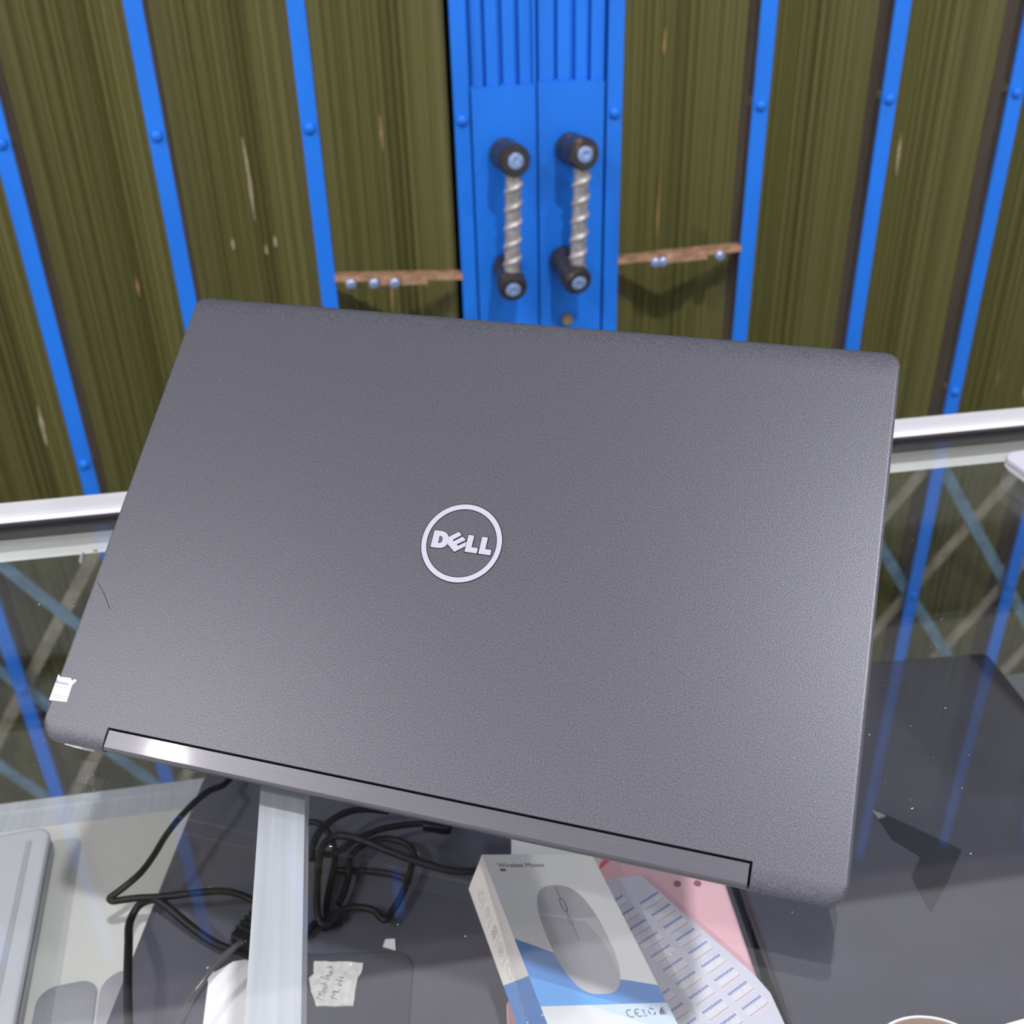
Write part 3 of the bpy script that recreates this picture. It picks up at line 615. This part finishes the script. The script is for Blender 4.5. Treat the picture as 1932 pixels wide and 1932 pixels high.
plug('ribbed black charger plug beside the left side of the metal bar', (-0.0975, 0.3850, 0.8344), (-0.0800, 0.4080, 0.8344), 0.013, 0.010, 5)
plug('flat black plug on the dark laptop under the hinge', (0.0063, 0.4474, 0.8420), (0.0225, 0.4415, 0.8420), 0.007, 0.006, 0)
plug('small black plug at the bottom of the coil', (-0.0555, 0.3920, 0.8344), (-0.0435, 0.3955, 0.8344), 0.0065, 0.006, 0)

# ------------------------------------------------------------------ papers on the dark laptop
def sheet(name, label, cat, poly, z0, z1, m):
    if sum(poly[i - 1][0] * poly[i][1] - poly[i][0] * poly[i - 1][1] for i in range(len(poly))) < 0: poly = poly[::-1]
    return tag(MB().stack(poly, [(0, z0), (0, z1)]).obj(name, m), label, cat)
sheet('paper_slip', 'white paper slip with cut corner at the left of the metal bar', 'paper', [(-0.1148, 0.3784), (-0.1115, 0.3784), (-0.1106, 0.3745), (-0.1011, 0.3795), (-0.0870, 0.3795), (-0.0850, 0.3357), (-0.1138, 0.3396), (-0.1133, 0.3679)], 0.8343, 0.8348, m_white)
sheet('paper_scrap', 'tiny white paper scrap on the dark laptop below the coil', 'paper', [(-0.0206, 0.3792), (-0.0155, 0.3786), (-0.0156, 0.3713), (-0.0222, 0.3748)], 0.8343, 0.8348, m_white)
t = thing('mobile_phone', 'slim dark phone under the masking tape on the dark grey laptop', 'phone', (-0.0060, 0.3690, 0.8343), (0, 0, math.radians(-8)))
MB().stack(rrect(-0.068, 0, -0.14, 0, 0.011, 6), [(0, 0), (0, 0.0007), (0.0003, 0.0010), (0.0007, 0.0010)]).obj('phone_body', m_slab2, t, True, 50)
tp = thing('masking_tape', 'crumpled strip of masking tape with handwriting on the dark laptop', 'tape', (-0.047, 0.355, 0.8354))
tpoly = [(-0.0588, 0.371), (-0.0455, 0.3687), (-0.033, 0.3658), (-0.0338, 0.3599), (-0.0363, 0.3575), (-0.0387, 0.3413), (-0.0576, 0.3449), (-0.0598, 0.3538), (-0.0615, 0.361), (-0.0587, 0.3636)][::-1]
tpoly = [(x + 0.047, y - 0.355) for x, y in tpoly]; fine = []; random.seed(5)
for i in range(len(tpoly)):
    a, b = Vector(tpoly[i]), Vector(tpoly[(i + 1) % len(tpoly)])
    for kk in range(4):
        p = a.lerp(b, kk / 4); fine.append((p.x + random.uniform(-.0003, .0003), p.y + random.uniform(-.0003, .0003)))
MB().stack(fine, [(0, 0), (0, 0.0006)]).obj('tape_strip', m_tape, tp)
strokes = [[(-0.0573, 0.3491), (-0.054, 0.3471)], [(-0.0573, 0.3491), (-0.0551, 0.3501)], [(-0.0551, 0.3501), (-0.0563, 0.3518)], [(-0.0563, 0.3518), (-0.053, 0.3499)], [(-0.0566, 0.3528), (-0.0527, 0.3513)], [(-0.0527, 0.3513), (-0.0523, 0.3523), (-0.0538, 0.3536), (-0.0544, 0.3527), (-0.0527, 0.3513)], [(-0.0518, 0.3545), (-0.0521, 0.3536), (-0.0535, 0.3538), (-0.0535, 0.3551), (-0.0518, 0.3545), (-0.0516, 0.3548)], [(-0.0558, 0.3573), (-0.0515, 0.3554)], [(-0.0538, 0.3568), (-0.0529, 0.3574)], [(-0.0527, 0.3561), (-0.0522, 0.3575)], [(-0.0549, 0.3609), (-0.0512, 0.3588)], [(-0.0548, 0.3613), (-0.0551, 0.3602)], [(-0.0508, 0.3593), (-0.0515, 0.3583)], [(-0.0524, 0.3607), (-0.0509, 0.3608)], [(-0.0522, 0.3614), (-0.0507, 0.3608)], [(-0.0507, 0.3608), (-0.0495, 0.3616), (-0.0501, 0.3626)], [(-0.0489, 0.3624), (-0.0495, 0.3639), (-0.0506, 0.3634), (-0.0501, 0.362), (-0.0489, 0.3624)], [(-0.0523, 0.3663), (-0.0486, 0.365)], [(-0.0501, 0.3663), (-0.0489, 0.3661)], [(-0.0498, 0.3656), (-0.0506, 0.367)], [(-0.0503, 0.3485), (-0.0469, 0.3465)], [(-0.0503, 0.3485), (-0.048, 0.3494)], [(-0.048, 0.3494), (-0.0493, 0.3512)], [(-0.0493, 0.3512), (-0.046, 0.3503)], [(-0.0488, 0.3517), (-0.0457, 0.3505), (-0.0454, 0.3524)], [(-0.0445, 0.3535), (-0.0462, 0.3545), (-0.0459, 0.3554), (-0.0445, 0.3548), (-0.0445, 0.3535)], [(-0.0473, 0.3582), (-0.0436, 0.3563)], [(-0.0462, 0.3567), (-0.0439, 0.3566)], [(-0.0459, 0.3593), (-0.0433, 0.3582)], [(-0.045, 0.3578), (-0.043, 0.3588)], [(-0.0427, 0.3612), (-0.0421, 0.3606)]]
q = MB()
for st in strokes:
    for a, b in zip(st[:-1], st[1:]): q.bar((a[0] + 0.047, a[1] - 0.355, 0.00062), (b[0] + 0.047, b[1] - 0.355, 0.00062), 0.00034, 0.0001)
q.obj('handwriting', m_inkk, tp)

# ------------------------------------------------------------------ mouse box, rolled onto its long edge
bw, bt, bl = 0.0665, 0.0245, 0.122
ew = Vector((0.92785, 0.14847, -0.34202)); et = Vector((0.33771, 0.05404, 0.93969)); al = Vector((0.158, -0.9874, 0))
MBX = Matrix((ew, -al, et)).transposed().to_4x4(); MBX.translation = (0.02618, 0.38146, 0.862)   # local x across, -y along, z thickness
box = thing('mouse_box', 'white and blue carton of a wireless mouse lying tilted in the case', 'box', mat=MBX)
cart = MB()
P = [(0, -bl), (bw, -bl), (bw, 0), (0, 0)]
vs = [(x, y, z) for z in (0, bt) for x, y in P]
cart.add(vs, [(3, 2, 1, 0), (0, 1, 5, 4), (1, 2, 6, 5), (2, 3, 7, 6), (4, 5, 6, 7)], 0); cart.add([vs[3], vs[0], vs[4], vs[7]], [(0, 1, 2, 3)], 1)
cart.obj('carton', [m_carton, m_cartonside], box)
kf = 0.9742 / 1000.0
def F(P): return [(x * kf, -y * kf) for x, y in P]
def ccw(P):
    a = sum(P[i - 1][0] * P[i][1] - P[i][0] * P[i - 1][1] for i in range(len(P))); return P if a > 0 else P[::-1]
def pr(name, P, lift, m, label=None):
    o = MB().stack(ccw(F(P)), [(0, bt), (0, bt + lift)]).obj(name, m, box)
    if label: o['label'] = label
    return o
pr('printed_band', [(0, 56), (18.3, 65.5), (30, 84), (50.2, 83.4), (68.2, 87.9), (68.2, 98), (0, 95)], 0.00003, m_boxblue)
pr('printed_band', [(0, 78.4), (18, 86), (27.6, 91), (40, 95.5), (44, 97), (0, 95)], 0.00005, m_boxblue2)
pr('printed_band', [(0, 95), (44, 97), (68.2, 98), (68.2, 125), (0, 125)], 0.00003, m_boxwhite)
pr('printed_band', [(24, 96), (44, 97), (68.2, 98.0), (68.2, 113), (55, 110)], 0.00005, m_boxpale)
mo = []
for i in range(48):
    a = 2 * math.pi * i / 48; c_, s_ = math.cos(a), math.sin(a); e = 2 / 2.9
    mo.append((35.5 + 17.3 * abs(c_) ** e * (1 if c_ > 0 else -1), 56.6 + 34.2 * abs(s_) ** (2 / 2.35) * (1 if s_ > 0 else -1)))
pm = pr('printed_mouse', mo, 0.00008, m_mouse, 'picture of a grey mouse on the carton')
pr('printed_mouse_flank', [(44, 46), (50, 44.5), (51.8, 48), (52.5, 60), (51.8, 71), (50.0, 79), (49.2, 79), (50.0, 70), (48.8, 60)], 0.0001, m_mouse2)
pr('printed_gleam', [(19.2, 41), (30, 42.3), (40, 45), (52.4, 44.8), (52.4, 46), (40, 47), (30, 44), (19.2, 42)], 0.00011, m_mouse2)
q = MB()
def line(P, w, z, mi=0):
    for a, b in zip(P[:-1], P[1:]):
        (x0, y0), (x1, y1) = F([a])[0], F([b])[0]; q.bar((x0, y0, z), (x1, y1, z), w, 0.00006, mi=mi)
line([(35.6, 22.8), (35.6, 31.5)], 0.0003, bt + 0.00012, 1)
oval = lambda cx, cy, rx, ry, n=20: [(cx + rx * abs(math.cos(2 * math.pi * i / n)) ** .8 * (1 if math.cos(2 * math.pi * i / n) > 0 else -1), cy + ry * math.sin(2 * math.pi * i / n)) for i in range(n + 1)]
line(oval(35.6, 36, 1.35, 4.4), 0.0005, bt + 0.00012, 1)
line([(35.6, 40.4), (35.6, 44)], 0.0002, bt + 0.00012, 1); line(oval(35.4, 46.5, 0.9, 2.5), 0.00022, bt + 0.00012, 1); line([(35.7, 49), (35.6, 58.6)], 0.00022, bt + 0.00012, 1)
q.stack(ccw(F([(x, y) for x, y in oval(8.9, 11.1, 1.9, 0.9)][:-1])), [(0, bt), (0, bt + 0.0001)], 0)
# CE mark, bin, recycling and signal marks
arc = lambda cx, cy, r, a0, a1, n=10: [(cx + r * math.cos(math.radians(a0 + (a1 - a0) * i / n)), cy + r * math.sin(math.radians(a0 + (a1 - a0) * i / n))) for i in range(n + 1)]
zc = bt + 0.00012
line(arc(45.3, 102.4, 2.0, 60, 300), 0.0005, zc); line(arc(49.9, 102.4, 2.0, 60, 300), 0.0005, zc); line([(48.0, 102.4), (49.9, 102.4)], 0.0005, zc)
line([(52.0, 100.8), (54.0, 103.9)], 0.0002, zc); line([(54.0, 100.8), (52.0, 103.9)], 0.0002, zc); line([(52.2, 101.2), (53.8, 101.2)], 0.0003, zc); line([(52.1, 104.4), (53.9, 104.4)], 0.0003, zc)
for a in (0, 120, 240): line(arc(57.4, 102.3, 1.75, a + 10, a + 85, 4), 0.00065, zc)
q.stack(ccw(F([(61.2, 104), (61.6, 102.6), (63.2, 100.6), (64.3, 100.2), (64.3, 104)])), [(0, bt), (0, bt + 0.0001)], 0); line([(61, 104.3), (65.0, 104.3), (65.0, 100.2)], 0.0002, zc)
q.obj('printed_marks', [m_inkk, m_inkk], box)
me = text_mesh('Wireless Mouse', 0.0041, m_inkk, 'printed_title', bt + 0.00006, 0.0, (6.9 * kf, -9.2 * kf))
o = bpy.data.objects.new('printed_title', me); COL.objects.link(o); o.parent = box
# the side face: warm light in its base colour, a blue foot and line icons
sidep = MB()
def sq(P, lift, mi):                                                # P: (along, up) in mm on the left side face
    pts = [(a * kf, b * kf) for a, b in P]
    vs = [(-lift, -a, b) for a, b in pts] + [(0.0, -a, b) for a, b in pts]; n = len(pts)
    sidep.add(vs, [tuple(range(n)), tuple(reversed(range(n, 2 * n)))] + [(i, n + i, n + (i + 1) % n, (i + 1) % n) for i in range(n)], mi)
sq([(62.8, 0.05), (125, 0.05), (125, 25.1), (78, 25.1)], 0.00003, 1)
def sl(P, w=0.25, mi=0):
    for a, b in zip(P[:-1], P[1:]):
        dx, dy = b[0] - a[0], b[1] - a[1]; L = math.hypot(dx, dy) or 1; nx, ny = -dy / L * w / 2, dx / L * w / 2
        sq([(a[0] + nx, a[1] + ny), (b[0] + nx, b[1] + ny), (b[0] - nx, b[1] - ny), (a[0] - nx, a[1] - ny)], 0.00008, mi)
for a0 in (19.0, 31.5, 43.5, 55.5): sl([(a0, 4.8), (a0, 14)], 0.22)
sl([(14.0, 7), (16.5, 7), (16.5, 13), (13.5, 13), (13.5, 10), (11.5, 10), (11.5, 8)], 0.25); sl([(11.5, 8), (14, 7)], 0.25)
sl(arc(26.0, 9.8, 2.6, 0, 300), 0.25); sl([(24, 12), (28.5, 9)], 0.25)
for i in range(3):
    for j in range(3): sl([(35.8 + i * 1.9, 6.4 + j * 2.4), (37.2 + i * 1.9, 6.4 + j * 2.4), (37.2 + i * 1.9, 8.2 + j * 2.4), (35.8 + i * 1.9, 8.2 + j * 2.4), (35.8 + i * 1.9, 6.4 + j * 2.4)], 0.22)
sl(arc(49.4, 9.8, 3.3, 0, 360, 18), 0.25); sl(arc(49.4, 9.8, 1.5, 0, 360, 10), 0.25); sl([(47.6, 11), (51.2, 8.6)], 0.2)
sl([(59.5, 10), (60.3, 12.2), (64.5, 12.4), (66.6, 10.6), (66.2, 8.2), (61.2, 8.0), (59.5, 10)], 0.25); sl([(61.2, 10), (61.5, 10.3)], 0.4)
sl([(69, 6), (72, 13)], 0.2); sl([(70.2, 6), (73.2, 13)], 0.2)
sl([(77, 9), (80.5, 13.5), (90, 12.5), (88, 6), (79, 5.5), (77, 9)], 0.3); sl([(80, 9.5), (82, 11), (86, 10), (85, 8), (80, 9.5)], 0.25)
sidep.obj('side_print', [m_inkl, m_boxblue], box)
# dark charger brick wedged under the raised long edge
t = thing('charger_brick', 'black charger brick wedged under the tilted mouse box', 'charger', (0.060, 0.335, 0.8384), (0, 0, math.radians(-81)))
MB().stack(rrect(-0.035, 0.035, -0.010, 0.010, 0.003, 3), [(0.001, 0), (0, 0.001), (0, 0.0030), (0.001, 0.0045)]).obj('brick_body', m_cable, t, True)
sheet('white_carton', 'white carton flap peeking out behind the wireless mouse box', 'box', [(0.0520, 0.3990), (0.0560, 0.4240), (0.1080, 0.4120), (0.1000, 0.3975), (0.0870, 0.3960)], 0.8384, 0.858, m_boxwhite)

# ------------------------------------------------------------------ pink folder and the sheets of warranty labels
pk = thing('pink_folder', 'pink plastic folder under the label sheets and mouse box', 'folder', (0.11, 0.35, 0.8343))
pp = [(0.0376, 0.3273), (0.0300, 0.2600), (0.1630, 0.2600), (0.1667, 0.3213), (0.1700, 0.3761), (0.1750, 0.4200), (0.1080, 0.4260), (0.0860, 0.3940)]
MB().stack([(x - 0.11, y - 0.35) for x, y in pp], [(0, 0.0), (0, 0.0032), (0.0008, 0.0038)]).obj('cover', m_pink, pk)
for hx, hy in ((0.1438, 0.3841), (0.155, 0.3824)): MB().lathe((hx - 0.11, hy - 0.35, 0.00385), (0, 0, 1), [(0.0022, 0), (0.0022, 0.0001)], 14).obj('punched_hole', m_pinkhole, pk)
MB().bar((0.1023 - 0.11, 0.4025 - 0.35, 0.0041), (0.1094 - 0.11, 0.4075 - 0.35, 0.0041), 0.0022, 0.0005).obj('zip_strip', m_pinkred, pk)
ls = thing('label_sheets', 'stack of printed white warranty label sheets right of the mouse box', 'label sheet', (0.13, 0.33, 0.8383))
sp = [(0.1235, 0.3875), (0.1080, 0.3890), (0.0950, 0.3790), (0.1117, 0.2740), (0.1690, 0.2740), (0.1678, 0.3056), (0.1636, 0.3166)]
sp = [(x - 0.13, y - 0.33) for x, y in sp]
for i in range(4):
    d = 0.0005 * (i % 2)
    MB().stack(sp, [(d, i * 0.0019), (d, i * 0.0019 + 0.0018)]).obj('backing_sheet', m_sheet, ls)
zt = 4 * 0.0019 - 0.0001
lm = MB(); lw, lh = 0.0143, 0.0066
lm.stack(rrect(0, lw, -lh, 0, 0.0006, 3), [(0, 0), (0, 0.00008)], 0)
for i in range(9): lm.bar((0.0006 + i * 0.00145, -0.0009, 0.0001), (0.0017 + i * 0.00145, -0.0009 - 0.0002 * (i % 2), 0.0001), 0.0012, 0.00006, mi=1)
lm.bar((0.0006, -0.0058, 0.0001), (lw - 0.0006, -0.0058, 0.0001), 0.0007, 0.00006, mi=2)
lm.bar((0.0005, -0.0019, 0.0001), (lw - 0.0005, -0.0019, 0.0001), 0.00018, 0.00006, mi=3); lm.bar((0.0075, -0.002, 0.0001), (0.0075, -0.005, 0.0001), 0.00018, 0.00006, mi=3)
for x in (0.0006, lw - 0.0006): lm.bar((x, -0.0015, 0.0001), (x, -0.0055, 0.0001), 0.00022, 0.00006, mi=3)
lme = lm.mesh('label', [m_label, m_lblue, m_lred, m_lgrey])
wd_ = Vector((0.905, 0.425)); dn = Vector((0.425, -0.905)); wd_.normalize(); dn.normalize()
def inside(p, P):
    c = False
    for i in range(len(P)):
        a, b = P[i - 1], P[i]
        if (a[1] > p.y) != (b[1] > p.y) and p.x < (b[0] - a[0]) * (p.y - a[1]) / (b[1] - a[1]) + a[0]: c = not c
    return c
base = Vector((0.1414 - 0.13, 0.3173 - 0.33)) 
for ci in range(-6, 4):
    for ri in range(-14, 12):
        o0 = base + wd_ * (0.0172 * ci) + dn * (0.0096 * ri)
        if all(inside(o0 + wd_ * a + dn * b, sp) for a, b in ((0, 0), (lw, 0), (lw, lh), (0, lh))):
            o = bpy.data.objects.new('label', lme); COL.objects.link(o); o.parent = ls
            o.location = (o0.x, o0.y, zt); o.rotation_euler = (0, 0, math.atan2(wd_.y, wd_.x))

# ------------------------------------------------------------------ things on the right-hand dark laptop
t = thing('black_film', 'torn piece of black plastic film on the right dark laptop', 'film', (0.28, 0.37, 0.8510))
fp = [(0.2684, 0.4063), (0.3035, 0.3681), (0.2811, 0.3456), (0.266, 0.332), (0.2656, 0.3377), (0.2671, 0.3557), (0.2785, 0.3677), (0.2688, 0.3822), (0.2681, 0.3994)]
MB().stack(ccw([(x - 0.28, y - 0.37) for x, y in fp]), [(0, 0), (0, 0.0004)]).obj('film_sheet', m_film, t)
MB().add([(0.2675 - .28, 0.4055 - .37, 0.0005), (0.2726 - .28, 0.3984 - .37, 0.0018), (0.2679 - .28, 0.3976 - .37, 0.0008), (0.2675 - .28, 0.4055 - .37, 0.0003), (0.2726 - .28, 0.3984 - .37, 0.0005), (0.2679 - .28, 0.3976 - .37, 0.0004)], [(2, 1, 0), (3, 4, 5), (0, 1, 4, 3), (1, 2, 5, 4), (2, 0, 3, 5)]).obj('folded_tip', m_filmtip, t)
t = thing('tape_roll', 'roll of brown tape with frayed white rim at the bottom right', 'tape', (0.2200, 0.2395, 0.8510))
MB().ring((0, 0), 0.0255, 0.0322, 0, 0.0105, 64).obj('tape_winding', m_core, t, True)
MB().ring((0, 0), 0.0316, 0.0326, 0.0100, 0.0112, 64).obj('frayed_rim', m_frost, t, True)
MB().lathe((0, 0, 0.0005), (0, 0, 1), [(0.0254, 0), (0.0254, 0.008)], 48).obj('core_disc', m_core, t, True)
sheet('paper_slip', 'white paper edge at the bottom right corner on the dark laptop', 'paper', [(0.2640, 0.2665), (0.2900, 0.2690), (0.2900, 0.2200), (0.2640, 0.2200)], 0.8510, 0.8515, m_white)
# specks of dust lying on the glass
q = MB(); random.seed(11)
for i in range(150):
    x = random.uniform(-0.2, 0.35); y = random.uniform(0.2, 0.5); r = random.choice((0.00012, 0.00016, 0.0002, 0.00035)); a = random.uniform(0, 3.14); l = r * random.uniform(1, 2.6)
    dx, dy = math.cos(a) * l, math.sin(a) * l
    q.add([(x - dx, y - dy, 1.0), (x + dy * .4, y - dx * .4, 1.0), (x + dx, y + dy, 1.0), (x - dy * .4, y + dx * .4, 1.0), (x, y, 1.0003)], [(0, 1, 4), (1, 2, 4), (2, 3, 4), (3, 0, 4), (3, 2, 1, 0)])
o = tag(q.obj('dust', m_dust), 'white dust specks scattered on the glass top', 'dust'); o['kind'] = 'stuff'
